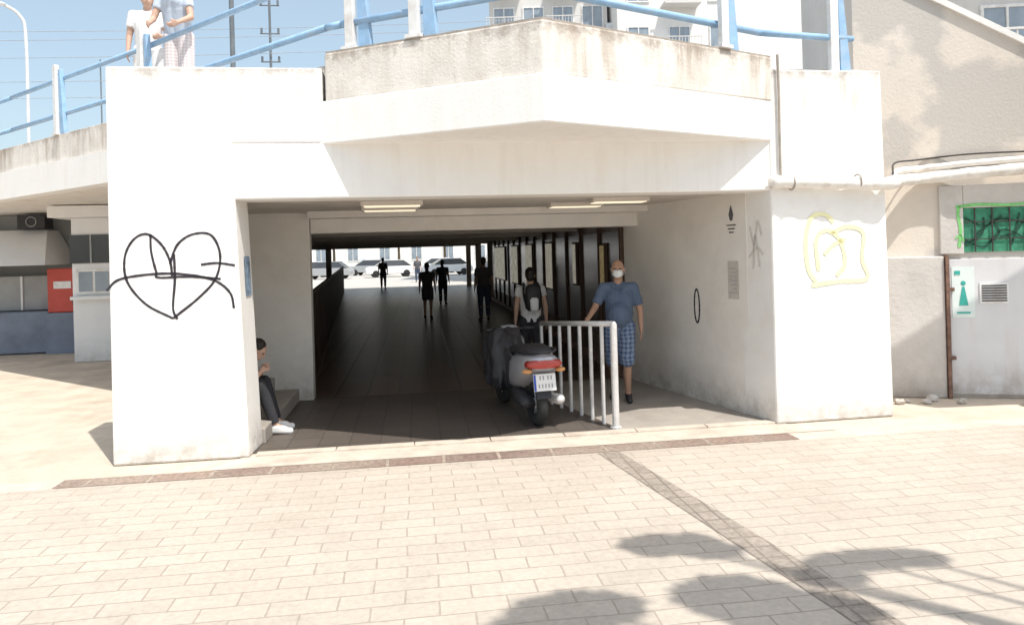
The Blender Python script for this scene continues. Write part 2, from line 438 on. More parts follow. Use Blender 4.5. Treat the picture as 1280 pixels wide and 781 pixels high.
p.prism([(1.92, .35), (-8, 9.6), (-14, 15.2), (-14, HE), (7.7, HE), (7.7, .35)], 2.96, 3.75)
p.obj('deck_slab', 'conc', E, bevel=.01)
p = MB()
d = Vector((-8 - 1.92, 9.6 - .35)).normalized(); nn = Vector((-d.y, d.x)) * -1
if nn.y > 0: nn = -nn
def dl(t, o): return (1.92 + d.x * t + nn.x * o, .35 + d.y * t + nn.y * o)
p.prism([dl(1.2, .035), dl(20, .035), dl(20, -.2), dl(1.2, -.2)], 2.93, 3.36)
p.obj('deck_fascia', 'white', E)
p = MB(); p.box(.1, 7.6, .38, 2.9, 2.43, 3.1)
p.obj('ceiling', 'ceil', E)
p = MB(); p.box(1.44, 5.95, 2.625, 2.9, 2.16, 2.45)
p.obj('drop_beam', 'white_in', E, bevel=.01)
p = MB(); p.box(1.44, 5.9, 2.35, 2.615, 2.345, 2.46)
p.obj('ceiling_step', 'white_in', E, bevel=.01)
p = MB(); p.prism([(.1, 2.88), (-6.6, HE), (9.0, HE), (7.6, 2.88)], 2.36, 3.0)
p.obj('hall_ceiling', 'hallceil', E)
for b in (6, 9.5, 14, 20, 27):
    p = MB(); p.box(-.3 - b * .16, 5.75, b, b + .3, 2.2, 2.4)
    p.obj('ceiling_beam', 'ceil', E)
p = MB(); p.box(-.05, 1.43, 2.62, 2.8, 0, 2.45)
p.obj('end_wall', 'white_in', E, bevel=.01)
p = MB(); p.box(-.02, .12, .47, 2.7, 0, 3.0); p.obj('side_wall', 'white_in', E)
p = MB(); p.prism([(-.02, 2.78), (-6.7, HE), (-6.5, HE), (.15, 2.78)], 0, 3.0); p.obj('exterior_wall', 'plaster2', E)
p = MB(); p.prism([(6.34, .4), (5.74, 3.0), (7.65, 3.0), (7.65, .4)], 0, 2.44)
rw = p.obj('splayed_wall', 'white_in', E)
def P3(b, z, d=.004):
    a = 6.34 - (b - .4) * .6 / 2.6
    return (a - d, b - d * .23, z)
g = MB()
def on_s(x, z, d): return P3(x, z, d)
stroke(g, [(1.31 + .05 * math.cos(t), 1.14 + .2 * math.sin(t)) for t in [i * math.pi / 6 for i in range(13)]], .026, on_s)
g.obj('graffiti', 'black', rw, recalc=False, label='black oval spray mark')
g = MB(); g.face([P3(.54, 1.26), P3(.72, 1.26), P3(.72, 1.68), P3(.54, 1.68)]); nt_ = g.obj('notice', 'greypaper', rw, recalc=False)
g = MB()
for i in range(7):
    z = 1.6 - i * .045; stroke(g, [(.565, z), (.63, z), (.69 - .03 * (i % 3), z)], .007, on_s, depth=.008)
g.obj('notice_print', 'greypanel', nt_, recalc=False)
g = MB(); g.face([P3(.64, 2.31), P3(.60, 2.2), P3(.62, 2.13), P3(.66, 2.13), P3(.68, 2.2)])
for i, z in enumerate((2.08, 2.04, 2.00)): stroke(g, [(.56 + .02 * i, z), (.64, z), (.72 - .02 * i, z)], .014, on_s)
g.obj('stencil_print', 'c_grey', rw, recalc=False)
# right hall wall
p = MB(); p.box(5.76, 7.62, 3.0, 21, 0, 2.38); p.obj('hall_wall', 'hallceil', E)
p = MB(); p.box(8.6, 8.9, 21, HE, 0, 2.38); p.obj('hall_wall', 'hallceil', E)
for i in range(7):
    y = 3.15 + i * 2.55
    p = MB(); p.box(5.735, 5.765, y, y + 2.35, .45, 2.12); p.obj('shop_glass', 'browglass', E)
    for y0 in (y - .1, y + 1.15):
        p = MB(); p.box(5.70, 5.768, y0, y0 + .07, .12, 2.35); p.obj('shop_frame', 'frame', E)
p = MB(); p.box(5.695, 5.77, 3.05, 21, 0, .12); p.obj('skirting', 'pinkline', E)
for y0, y1, z0, z1, mt in ((3.9, 4.2, 1.15, 1.95, 'warm'), (5.9, 6.2, 1.2, 2.0, 'cool'), (8.2, 9.0, 1.0, 2.05, 'cool'), (10.9, 12.0, .9, 2.05, 'cool'), (13.5, 14.9, .9, 2.05, 'cool'), (16.5, 19.5, .9, 2.05, 'cool')):
    q = MB(); q.box(5.69, 5.75, y0, y1, z0, z1)
    e = q.obj('display_panel', 'frame', E)
    q = MB(); q.box(5.68, 5.692, y0 + .04, y1 - .04, z0 + .04, z1 - .04); q.obj('lit_panel', mt, e)
for x, y in ((5.75, 21.3), (5.75, 27), (8.2, 30), (-1.6, 30.5), (5.75, 33.5)):
    p = MB(); p.box(x - .13, x + .13, y, y + .26, 0, 2.4); p.obj('column', 'ceil', E, bevel=.01)
# low brown glass counters along the left of the hall
G = empty('glass_partition', label='long low brown glass counter running down the hall', category='glass counter')
P0 = Vector((1.36, 2.85)); P1 = Vector((-.9, HE - 3)); dv = (P1 - P0); L = dv.length; dv.normalize(); nv = Vector((dv.y, -dv.x))
N = 26
fr = MB(); HT = 1.35
for i in range(N):
    a = P0 + dv * (L * i / N); b = P0 + dv * (L * (i + 1) / N)
    gl = MB(); gl.prism([tuple(a + dv * .015), tuple(b - dv * .015), tuple(b - dv * .015 - nv * .02), tuple(a + dv * .015 - nv * .02)], .06, HT - .03)
    gl.obj('glass_pane', 'counterglass', G)
    fr.prism([tuple(a - dv * .014 + nv * .004), tuple(a + dv * .014 + nv * .004), tuple(a + dv * .014 - nv * .04), tuple(a - dv * .014 - nv * .04)], 0, HT - .03)
for z0, z1 in ((.01, .06), (HT - .03, HT)):
    fr.prism([tuple(P0 + nv * .006), tuple(P1 + nv * .006), tuple(P1 - nv * .05), tuple(P0 - nv * .05)], z0, z1)
fr.obj('frame', 'frame', G)

def lamp(loc, yaw=0):
    e = empty('ceiling_lamp', loc, yaw, label='flat rectangular fluorescent panel lamp under the ceiling', category='lamp', group='ceiling panel lamps')
    a = MB(); a.box(-.33, .33, -.13, .13, -.045, 0); a.obj('housing', 'ceil', e)
    a = MB(); a.box(-.30, .30, -.11, .11, -.053, -.046); a.obj('lens', 'lamp', e)
    return e
L0 = lamp((2.55, .95, 2.43))
for x, y, z in ((2.5, 1.75, 2.43), (5.1, 1.0, 2.43), (4.75, 1.7, 2.43), (2.5, 4.2, 2.36), (4.2, 5.0, 2.36), (2.6, 7.6, 2.36), (2.4, 11.5, 2.36), (4.3, 8.2, 2.36), (4.3, 12, 2.36), (2.3, 17, 2.36)):
    copy_tree(L0, (x, y, z), 0)

S = MB()
for i, a in enumerate((1.25, .95, .65)):
    S.box(.12, a, .485, 2.615, .16 * i + .001, .16 * (i + 1))
S.obj('stone_steps', 'walk', bevel=.012, label='short flight of worn stone steps beside the pillar', category='steps')

# ------------------------------------------------------------------ deck railing
R = empty('guard_railing', label='blue tubular guard railing with white posts along the deck edge', category='railing')
path = [Vector((-10.5, 12.1)), Vector((-8, 9.75)), Vector((-3.64, 5.68)), Vector((-.39, 2.55)), Vector((2.0, .12)), Vector((2.15, .02)), Vector((3.88, -1.0)), Vector((6.4, .1)), Vector((7.55, .28))]
for zo in (.30, .82):
    pts = [(q.x, q.y, 3.76 + zo) for q in path]
    p = MB()
    for a, b in zip(pts, pts[1:]): p.cap(a, .034, b, .034, n=10)
    p.obj('rail', 'blue', R, smooth=True)
def post(x, y, yaw, z=3.75):
    c, s = math.cos(yaw), math.sin(yaw)
    def T(poly): return [(x + c * u - s * v, y + s * u + c * v) for u, v in poly]
    a = MB(); a.prism(T([(-.05, -.06), (.05, -.06), (.05, .0), (-.05, .0)]), z, z + 1.02)
    a.obj('post', 'postwhite', R, bevel=.006)
    a = MB(); a.prism(T([(-.08, -.08), (.08, -.08), (.08, .02), (-.08, .02)]), z - .002, z + .03)
    a.obj('base_plate', 'postwhite', R)
    a = MB()
    lo = [(*q, z) for q in T([(.09, -.03), (.22, -.03), (.22, .03), (.09, .03)])]
    hi = [(*q, z + .95) for q in T([(.07, -.03), (.13, -.03), (.13, .03), (.07, .03)])]
    a.prism2(lo, hi); a.obj('bracket', 'blue', R, bevel=.006)
dia = math.atan2(-1, 1.05)
for x, y, w in ((-5.0, 6.95, dia), (-2.35, 4.38, dia), (-.55, 2.62, dia), (2.25, -.02, dia * .7), (2.85, -.42, dia * .7), (5.85, -.2, .42), (7.3, .25, .1)):
    post(x, y, w, 3.80 if 1.9 < x < 6.5 else (3.66 if x > 7 else 3.75))

p = MB(); p.tube([(6.53, -.02, 3.8), (6.535, -.02, 3.4), (6.53, -.02, 2.95), (6.53, -.02, 2.55)], .014)
p.obj('drain_cable', 'coping', label='thin dark cable running down beside the balcony', category='cable')

# ------------------------------------------------------------------ pipe along right
WA = math.radians(-20); wc, ws = math.cos(WA), math.sin(WA)
def wl(s, o, z): return (8.41 + wc * s + ws * o, .94 + ws * s - wc * o, z)
p = MB()
pp = catmull([(6.40, -.06, 2.49), (6.7, -.07, 2.485), (7.1, -.07, 2.47), (7.5, -.06, 2.455), (7.76, -.04, 2.46), (8.1, .35, 2.52), wl(.3, .14, 2.57), wl(.9, .14, 2.61), wl(1.6, .14, 2.64), wl(2.6, .14, 2.64)], 6)
p.tube(pp, [.066 + .005 * math.sin(i * 1.7) for i, _ in enumerate(pp)], 12)
pi = p.obj('insulated_pipe', 'pipe', smooth=True, label='pale wrapped pipe running along the pillar and wall', category='pipe')
p = MB()
pp = catmull([(7.78, -.02, 2.50), (8.1, .35, 2.62), wl(.3, .12, 2.69), wl(.9, .12, 2.73), wl(1.6, .12, 2.75), wl(2.6, .12, 2.75)], 6)
p.tube(pp, .036, 10)
p.obj('insulated_pipe', 'pipe', smooth=True, label='thinner pale pipe running above the thick one', category='pipe')
for u in (6.62, 7.35):
    p = MB(); p.torus((u, -.066, 2.48 - .0), (1, 0, 0), .074, .008, 20, 6); p.obj('clamp', 'coping', pi, smooth=True)
p = MB(); p.tube(catmull([(7.8, .0, 2.56), (8.1, .38, 2.72), wl(.3, .05, 2.80), wl(.9, .05, 2.84), wl(1.9, .05, 2.83)], 6), .010)
p.obj('cable', 'dark', smooth=True, label='thin black cable above the pipes', category='cable')

# ------------------------------------------------------------------ right retaining wall
W = MB()
W.prism2([(-.35, 0, 0), (2.6, 0, 0), (2.6, .3, 0), (-.35, .3, 0)], [(-.35, 0, 5.22), (2.6, 0, 3.35), (2.6, .3, 3.35), (-.35, .3, 5.22)])
w = W.obj('retaining_wall', 'plaster', label='tall patchy plaster wall with sloping white coping', category='wall')
w.location = (8.41, .94, 0); w.rotation_euler = (0, 0, WA)
p = MB(); p.prism2([(-.37, -.04, 5.235), (2.62, -.04, 3.34), (2.62, .34, 3.34), (-.37, .34, 5.235)], [(-.37, -.04, 5.31), (2.62, -.04, 3.415), (2.62, .34, 3.415), (-.37, .34, 5.31)])
p.obj('coping', 'white', w)
p = MB(); p.box(-.3, .56, -.07, .02, 0, 1.66); p.obj('lower_wall', 'plaster2', w, bevel=.015)
p = MB(); p.box(.53, .78, -.05, .02, 1.68, 2.48); p.box(.781, 2.4, -.05, .02, 2.215, 2.48)
p.obj('upper_panel', 'plaster2', w, bevel=.01)
p = MB(); p.box(.565, .60, -.10, -.02, 0, 1.67); p.obj('rusty_post', 'rust', w)
p = MB(); p.box(.62, 1.85, -.035, .01, .04, 1.62); dd = p.obj('metal_door', 'door', w, bevel=.006)
p = MB(); p.box(.64, .88, -.041, -.036, .94, 1.53); sg = p.obj('sign', 'paper', dd)
p = MB()
p.face([(.71, -.045, 1.08), (.81, -.045, 1.08), (.772, -.045, 1.30), (.748, -.045, 1.30)]); p.sph((.76, -.043, 1.34), (.028, .003, .028))
p.box(.67, .73, -.046, -.042, 1.44, 1.485); p.box(.69, .83, -.046, -.042, .985, 1.005)
p.obj('pictogram', 'teal', sg, recalc=False)
p = MB(); p.box(.93, 1.23, -.048, -.036, 1.10, 1.34); v = p.obj('vent', 'postwhite', dd)
p = MB()
for i in range(7): p.box(.95, 1.21, -.053, -.049, 1.125 + i * .029, 1.14 + i * .029)
p.obj('louvre', 'dark', v)
for z in (1.27, .47):
    p = MB(); p.box(.59, .66, -.07, -.036, z - .02, z + .02); p.obj('hinge', 'rust', dd)
p = MB(); p.box(.782, 1.95, -.02, -.004, 1.70, 2.21); gw = p.obj('barred_window', 'green', w)
p = MB()
def on_w(x, z, d): return (x, -.024 - d, z)
for k in range(6):
    x = .80 + k * .12
    stroke(p, [(x, 1.76 + random.random() * .15), (x + random.uniform(-.1, .2), 1.92), (x + random.uniform(-.1, .3), 2.10 + random.random() * .07)], .022, on_w)
stroke(p, [(.79, 1.84), (1.0, 1.76), (1.2, 1.95), (1.5, 1.80)], .02, on_w); stroke(p, [(.80, 2.10), (1.0, 2.00), (1.2, 2.08), (1.6, 1.96)], .02, on_w)
p.obj('scribble', 'green2', gw, recalc=False)
for k in range(6):
    x = .90 + k * .18
    p = MB(); p.cyl((x, -.042, 1.70), (x, -.042, 2.21), .008, n=6); p.obj('bar', 'dark', gw)
for z in (1.85, 2.05):
    p = MB(); p.cyl((.785, -.034, z), (1.94, -.034, z), .006, n=6); p.obj('bar', 'dark', gw)
p = MB()
on_w2 = lambda x, z, d: (x, -.052 - d, z)
stroke(p, [(.725, 1.76), (.745, 1.95), (.72, 2.15), (.74, 2.24)], .034, on_w2)
stroke(p, [(.70, 2.23), (.95, 2.25), (1.25, 2.235), (1.6, 2.26)], .034, on_w2)
stroke(p, [(.69, 1.86), (.74, 1.90), (.775, 1.83)], .022, on_w2)
p.obj('graffiti', 'green3', w, recalc=False)
p = MB(); p.box(7.68, 8.32, 1.2, 3.2, 0, 3.7)
p.obj('rear_wall', 'plaster2', label='plain rendered wall behind the pillar', category='wall')

for x, y, r in ((8.2, .55, .05), (8.32, .6, .035), (8.5, .5, .045), (8.05, .65, .03), (8.85, .4, .04), (7.95, .5, .035), (8.65, .6, .06), (8.95, .5, .03)):
    p = MB(); p.sph((x, y, r * .5), (r * 1.3, r, r * .7), u=7, v=5)
    for vv in p.bm.verts: vv.co += Vector((random.uniform(-.01, .01), random.uniform(-.01, .01), random.uniform(-.006, .006)))
    p.obj('rubble_stone', 'plaster2', label='small broken piece of rubble at the wall foot', category='stone', group='rubble at the wall foot')
p = MB(); p.sph((9.50, .08, .10), (.12, .10, .11)); p.sph((9.52, .08, .22), (.04, .03, .05))
bake(p, 'white_sack', 'mask', None, .012, 4, label='small white knotted sack on the pavement', category='sack')

# ------------------------------------------------------------------ metal pedestrian railing
R2 = empty('metal_railing', label='grey metal pedestrian railing with vertical bars', category='railing')
A = Vector((4.79, .245)); B = Vector((4.30, 1.78))
for i in range(8):
    t = i / 7; q = A.lerp(B, t); r = .036 if i == 0 else .021
    p = MB(); p.cyl((q.x, q.y, .004), (q.x, q.y, 1.08 - .12 * t), r, n=12)
    if i == 0: p.cyl((q.x, q.y, .004), (q.x, q.y, .02), .06)
    p.obj('post', 'galv', R2, smooth=False)
p = MB(); p.cap((A.x, A.y, 1.08), .029, (B.x, B.y, .96), .029); p.obj('handrail', 'galv', R2, smooth=True)

# ------------------------------------------------------------------ scooter
SC = empty('parked_scooter', (4.02, .58, 0), math.radians(9), label='silver scooter parked at the entrance with rear towards the street', category='scooter')
def ell(y, hw, zc, hh, n=16, x0=0):
    out = []
    for i in range(n):
        a = 2 * math.pi * i / n; cx, sz = math.cos(a), math.sin(a)
        out.append((x0 + hw * math.copysign(abs(cx) ** .75, cx), y, zc + hh * math.copysign(abs(sz) ** .75, sz)))
    return out
def wheel(y, r):
    we = empty('wheel', (0, y, r)); we.parent = SC
    p = MB(); p.torus((0, 0, 0), (1, 0, 0), r - .06, .06); p.obj('tyre', 'rubber', we, smooth=True)
    p = MB(); p.torus((0, 0, 0), (1, 0, 0), r - .1, .018, 24, 8); p.cyl((-.05, 0, 0), (.05, 0, 0), .04)
    for k in range(5):
        a = k * 2 * math.pi / 5; p.cyl((0, 0, 0), (0, math.cos(a) * (r - .1), math.sin(a) * (r - .1)), .016)
    p.obj('rim', 'silver', we, smooth=True)
wheel(0, .255); wheel(1.28, .255)
p = MB(); p.loft([ell(-.33, .08, .735, .04), ell(-.26, .165, .70, .085), ell(-.1, .20, .65, .14), ell(.1, .21, .59, .19), ell(.35, .195, .54, .21), ell(.55, .14, .45, .16), ell(.66, .09, .38, .08)])
p.obj('body_panel', 'silver', SC, smooth=True)
p = MB(); p.loft([ell(-.22, .10, .80, .025), ell(-.10, .165, .805, .045), ell(.15, .185, .80, .06), ell(.3, .17, .775, .05), ell(.55, .13, .755, .05), ell(.64, .07, .73, .04)])
p.obj('seat', 'blackpl', SC, smooth=True)
p = MB(); p.tube(catmull([(-.13, -.02, .82), (-.15, -.2, .83), (-.07, -.34, .82), (.07, -.34, .82), (.15, -.2, .83), (.13, -.02, .82)], 4), .014); p.obj('grab_rail', 'blackpl', SC, smooth=True)
p = MB(); p.box(-.15, .15, .5, 1.05, .27, .34); p.obj('floorboard', 'blackpl', SC, bevel=.02)
def tilt(y, z, hw, th): return [(-hw, y, z), (-hw * .6, y + th, z), (hw * .6, y + th, z), (hw, y, z), (hw * .6, y - th * .3, z), (-hw * .6, y - th * .3, z)]
p = MB(); p.loft([tilt(.98, .33, .15, .08), tilt(1.0, .55, .22, .12), tilt(1.02, .8, .2, .12), tilt(1.0, .93, .1, .1)]); p.obj('front_shield', 'silver', SC, smooth=True)
p = MB(); p.cyl((0, 1.28, .26), (0, 1.0, .92), .028); p.cyl((-.24, .93, .94), (.24, .93, .94), .014); p.cap((-.28, .92, .94), .02, (-.18, .93, .94), .02); p.cap((.18, .93, .94), .02, (.28, .92, .94), .02)
p.obj('handlebar', 'blackpl', SC, smooth=True)
p = MB(); p.loft([ell(1.0, .13, .92, .06), ell(1.1, .11, .91, .06), ell(1.16, .07, .90, .05)]); p.obj('headlight_housing', 'silver', SC, smooth=True)
arc = [(0, 1.28 + .30 * math.cos(a), .255 + .30 * math.sin(a)) for a in [math.radians(x) for x in range(10, 171, 20)]]
p = MB(); p.loft([[(-.06, y, z - .015), (-.045, y, z + .02), (.045, y, z + .02), (.06, y, z - .015)] for _, y, z in arc]); p.obj('front_mudguard', 'silver', SC, smooth=True)
p = MB(); p.prism2([(-.08, -.27, .33), (.08, -.27, .33), (.08, -.245, .33), (-.08, -.245, .33)], [(-.09, -.19, .62), (.09, -.19, .62), (.09, -.15, .62), (-.09, -.15, .62)])
p.obj('rear_mudguard', 'blackpl', SC, bevel=.006)
p = MB(); p.loft([ell(-.345, .13, .70, .026), ell(-.325, .18, .695, .046), ell(-.24, .205, .69, .056)]); p.obj('tail_light', 'redlens', SC, smooth=True)
for sx in (-1, 1):
    p = MB(); p.sph((sx * .18, -.265, .625), (.055, .045, .026)); p.obj('indicator_light', 'amber', SC, smooth=True)
p = MB(); p.prism2([(-.12, -.305, .42), (.12, -.305, .42), (.12, -.297, .42), (-.12, -.297, .42)], [(-.12, -.272, .59), (.12, -.272, .59), (.12, -.264, .59), (-.12, -.264, .59)])
pt = p.obj('licence_plate', 'plate', SC)
p = MB()
def on_p(x, z, d): return (x, -.305 + (z - .42) * .194 - d, z)
def bx(x0, x1, z0, z1): p.face([on_p(x0, z0, .003), on_p(x1, z0, .003), on_p(x1, z1, .003), on_p(x0, z1, .003)])
for x in (-.055, -.02, .03, .065): bx(x, x + .014, .53, .57)
for x in (-.07, -.035, 0.0, .035, .07): bx(x, x + .014, .45, .49)
p.obj('plate_mark', 'greypanel', pt, recalc=False)
p = MB(); p.face([on_p(-.118, .425, .003), on_p(-.095, .425, .003), on_p(-.095, .585, .003), on_p(-.118, .585, .003)]); p.obj('plate_band', 'plateblue', pt, recalc=False)
p = MB(); p.cap((.16, .35, .25), .04, (.19, -.2, .30), .055); p.obj('exhaust', 'galv', SC, smooth=True)
p = MB(); p.loft([ell(-.08, .07, .26, .05, x0=-.11), ell(.2, .07, .28, .09, x0=-.12), ell(.5, .06, .3, .07, x0=-.11)]); p.obj('engine_case', 'blackpl', SC, smooth=True)

# cover over the scooter's front: draped skirt with folds
p = MB()
rings = []
NR = 56
for k, (z, rx, ry, amp) in enumerate(((.24, .21, .38, .07), (.38, .21, .38, .06), (.54, .22, .38, .05), (.68, .22, .37, .04), (.80, .21, .33, .03), (.88, .17, .27, .02), (.925, .12, .19, .014), (.945, .05, .10, .006))):
    r = []
    for i in range(NR):
        a = 2 * math.pi * i / NR
        f = 1 + amp * 2.2 * math.sin(7 * a + k * .35) * (1 + .5 * math.sin(3 * a + 1)) + amp * math.sin(13 * a - k * .6)
        x = rx * math.cos(a) * f; y = ry * math.sin(a) * f
        zz = z + .045 * math.sin(2 * a + .8) * (1 if z > .6 else .4) + .05 * math.sin(a * 3) * (z < .3)
        ang = math.radians(10)
        r.append((3.80 + x * math.cos(ang) - y * math.sin(ang), 1.48 + x * math.sin(ang) + y * math.cos(ang), zz))
    rings.append(r)
p.loft(rings)
tp = p.obj('dark_cover', 'tarp', smooth=True, label='crumpled dark grey cover draped over the scooter front', category='cover')
ss = tp.modifiers.new('s', 'SUBSURF'); ss.levels = 2; ss.render_levels = 2
tx = bpy.data.textures.new('crumple', 'CLOUDS'); tx.noise_scale = .12
dm = tp.modifiers.new('d', 'DISPLACE'); dm.texture = tx; dm.strength = .06; dm.mid_level = .5

# ------------------------------------------------------------------ people
def lerp(a, b, t): return a + (b - a) * t
JD = dict(pelvis=(0, 0, .95), chest=(0, .0, 1.28), neck=(0, .01, 1.46), head=(0, -.01, 1.635),
          hipL=(.09, 0, .92), hipR=(-.09, 0, .92), kneeL=(.10, -.01, .50), kneeR=(-.10, -.01, .50), ankL=(.10, .02, .085), ankR=(-.10, .02, .085),
          toeL=(.12, -.14, .03), toeR=(-.12, -.14, .03), shL=(.18, .01, 1.41), shR=(-.18, .01, 1.41), elL=(.235, .03, 1.12), elR=(-.235, .03, 1.12),
          wrL=(.25, -.04, .88), wrR=(-.25, -.04, .88))
def hand(mb, w, e, S, side):
    d = (w - e).normalized(); n = Vector((-side, 0, 0)); n = (n - d * n.dot(d)).normalized(); l = d.cross(n).normalized()
    if l.y > 0: l = -l
    for i, o in enumerate((.03, .01, -.01, -.03)):
        k = w + (d * (.088 - .004 * abs(i - 1)) + l * o) * S
        mb.cap(w + l * o * .5 * S, .016 * S, k, .011 * S, n=8)
        ln = (.9, 1, .95, .75)[i]
        m1 = k + (d * .035 + n * .012) * S * ln; t = m1 + (d * .025 + n * .022) * S * ln
        mb.cap(k, .0095 * S, m1, .0088 * S, n=8); mb.cap(m1, .0088 * S, t, .0078 * S, n=8)
    b = w + (d * .025 + l * .022) * S; m1 = b + (d * .035 + l * .028) * S; t = m1 + (d * .03 + l * .006 + n * .01) * S
    mb.cap(b, .014 * S, m1, .011 * S, n=8); mb.cap(m1, .011 * S, t, .009 * S, n=8)
def person(label, loc, yaw, Ht=1.72, J={}, shirt='c_white', pants='c_black', shoes='blackpl', hair='hair', skin='skin', plen=1.0, sleeve=.6, voxel=.012,
           belly=0, pitch=0, hyaw=0, face=False, mask=False, longhair=False, width=1.0, shirt_low=.0, collar=False):
    e = empty('person', loc, yaw, label=label, category='person')
    S = Ht / 1.75; D = dict(JD); D.update(J)
    Q = {k: Vector((v[0] * (width if k[:2] in ('sh', 'el', 'wr') else 1), v[1], v[2])) * S for k, v in D.items()}
    up = (Q['chest'] - Q['pelvis']).normalized()
    lat = (Q['shL'] - Q['shR']).normalized(); hl = (Q['hipL'] - Q['hipR']).normalized()
    HR = Matrix.Rotation(hyaw, 3, 'Z') @ Matrix.Rotation(pitch, 3, 'X')
    def hp(x, y, z): return Q['head'] + HR @ (Vector((x, y, z)) * S)
    b = MB()
    def torso(mb, g, hem=None):
        p0 = Q['pelvis'] if hem is None else Q['pelvis'] - up * hem * S
        for s in (-1, 1):
            mb.cap(p0 + hl * s * .05 * S, (.096 + g) * S, Q['chest'] + lat * s * .055 * width * S, (.108 + g) * S, c0=hem is None)
            mb.cap(Q['chest'] + lat * s * .055 * S, (.108 + g) * S, Q['neck'] - up * .09 * S + lat * s * .06 * S, (.082 + g) * S)
        mb.cap(Q['shL'], (.050 + g) * S, Q['shR'], (.050 + g) * S)
        mb.cap(Q['neck'] - up * .03 * S, (.06 + g * .6) * S, Q['shL'] - lat * .02, (.045 + g) * S); mb.cap(Q['neck'] - up * .03 * S, (.06 + g * .6) * S, Q['shR'] + lat * .02, (.045 + g) * S)
        if belly: mb.sph(lerp(Q['pelvis'], Q['chest'], .4) + Vector((0, -.05, 0)) * S, ((.14 + g) * S, (.12 + g + belly) * S, (.16 + g) * S))
    torso(b, 0)
    b.cap(Q['neck'] - up * .03 * S, .06 * S, hp(0, .015, -.07), .053 * S)
    for k in 'LR':
        sd = 1 if k == 'L' else -1
        hip, kn, an, to = Q['hip' + k], Q['knee' + k], Q['ank' + k], Q['toe' + k]
        b.cap(hip, .092 * S, kn, .058 * S); b.cap(kn, .056 * S, an, .036 * S)
        cf = lerp(kn, an, .3); b.sph(cf + (Vector((0, .018, 0)) * S if an.z < kn.z - .2 else Vector()), .055 * S)
        heel = an + Vector((an.x - to.x, an.y - to.y, 0)).normalized() * .03 * S - Vector((0, 0, .045 * S))
        b.cap(an, .036 * S, heel, .032 * S); b.cap(heel, .032 * S, to, .028 * S); b.cap(an, .034 * S, lerp(an, to, .7), .03 * S)
        b.cap(Q['sh' + k], .052 * S, Q['el' + k], .040 * S); b.cap(Q['el' + k], .041 * S, Q['wr' + k], .026 * S)
        hand(b, Q['wr' + k], Q['el' + k], S, sd)
        sh = MB(); sh.cap(heel - Vector((0, 0, .002)), .04 * S, to, .038 * S); sh.cap(lerp(heel, an, .6), .045 * S, lerp(an, to, .6), .036 * S)
        bake(sh, 'shoe', shoes, e, max(.009, voxel * .8), 2)
    b.sph(hp(0, .01, .02), (.077 * S, .096 * S, .105 * S), HR); b.sph(hp(0, -.025, -.045), (.06 * S, .07 * S, .075 * S), HR)
    b.sph(hp(0, -.05, -.09), (.03 * S, .03 * S, .025 * S), HR)
    b.cap(hp(0, -.088, .015), .010 * S, hp(0, -.108, -.022), .014 * S, n=8)
    b.cap(hp(-.035, -.082, .035), .012 * S, hp(.035, -.082, .035), .012 * S, n=8)
    b.cap(hp(-.02, -.09, -.055), .009 * S, hp(.02, -.09, -.055), .009 * S, n=8)
    for s in (-1, 1): b.sph(hp(s * .078, .015, -.005), (.011 * S, .02 * S, .032 * S), HR)
    bake(b, 'body', skin, e, voxel, 2)
    c = MB(); torso(c, .014, hem=.06 + shirt_low)
    for k in 'LR': c.cap(Q['sh' + k], .068 * S, lerp(Q['sh' + k], Q['el' + k], min(sleeve, 1)), (.064 if sleeve < 1 else .056) * S, c1=sleeve >= 1)
    so_ = bake(c, 'shirt', shirt, e, voxel, 2)
    if voxel < .011:
        t2 = bpy.data.textures.new('folds', 'CLOUDS'); t2.noise_scale = .10
        m2 = so_.modifiers.new('folds', 'DISPLACE'); m2.texture = t2; m2.strength = .022; m2.mid_level = .48
    t = MB(); t.cap(Q['hipL'] , .108 * S, Q['hipR'], .108 * S); t.cap(Q['pelvis'] + hl * .05 * S, .104 * S, Q['pelvis'] - hl * .05 * S, .104 * S)
    for k in 'LR':
        hip, kn, an = Q['hip' + k], Q['knee' + k], Q['ank' + k]
        if plen <= .5:
            t.cap(hip, .105 * S, lerp(hip, kn, plen * 2), .092 * S, c1=False)
        elif plen < .8:
            t.cap(hip, .112 * S, kn, .095 * S); t.cap(kn, .095 * S, lerp(kn, an, plen * 2 - 1), .085 * S, c1=False)
        else:
            t.cap(hip, .108 * S, kn, .075 * S); t.cap(kn, .075 * S, lerp(kn, an, .93), .056 * S, c1=False)
    bake(t, 'trousers' if plen > .8 else 'shorts', pants, e, voxel, 2)
    h = MB(); h.sph(hp(0, .022, .038), (.083 * S, .096 * S, .098 * S), HR)
    h.sph(hp(0, .05, -.02), (.07 * S, .06 * S, .085 * S), HR)
    if longhair: h.cap(hp(0, .07, 0), .07 * S, hp(0, .085, -.2), .045 * S)
    if hair == 'greyhair':
        h = MB(); h.sph(hp(0, .035, .012), (.084 * S, .080 * S, .088 * S), HR)
    bake(h, 'hair', hair, e, .009, 2)
    if face:
        for s in (-1, 1):
            m = MB(); m.sph(hp(s * .031, -.083, .012), (.013 * S, .009 * S, .007 * S), HR, u=10, v=6); m.obj('eye', 'eye', e, smooth=True)
    if collar:
        for s in (-1, 1):
            m = MB(); z0 = Q['neck']
            m.prism2([tuple(z0 + Vector((s * .01, -.112, -.07))), tuple(z0 + Vector((s * .07, -.095, -.045))), tuple(z0 + Vector((s * .065, -.04, .02)))],
                     [tuple(z0 + Vector((s * .012, -.122, -.066))), tuple(z0 + Vector((s * .075, -.103, -.04))), tuple(z0 + Vector((s * .07, -.045, .028)))])
            m.obj('collar', shirt, e)
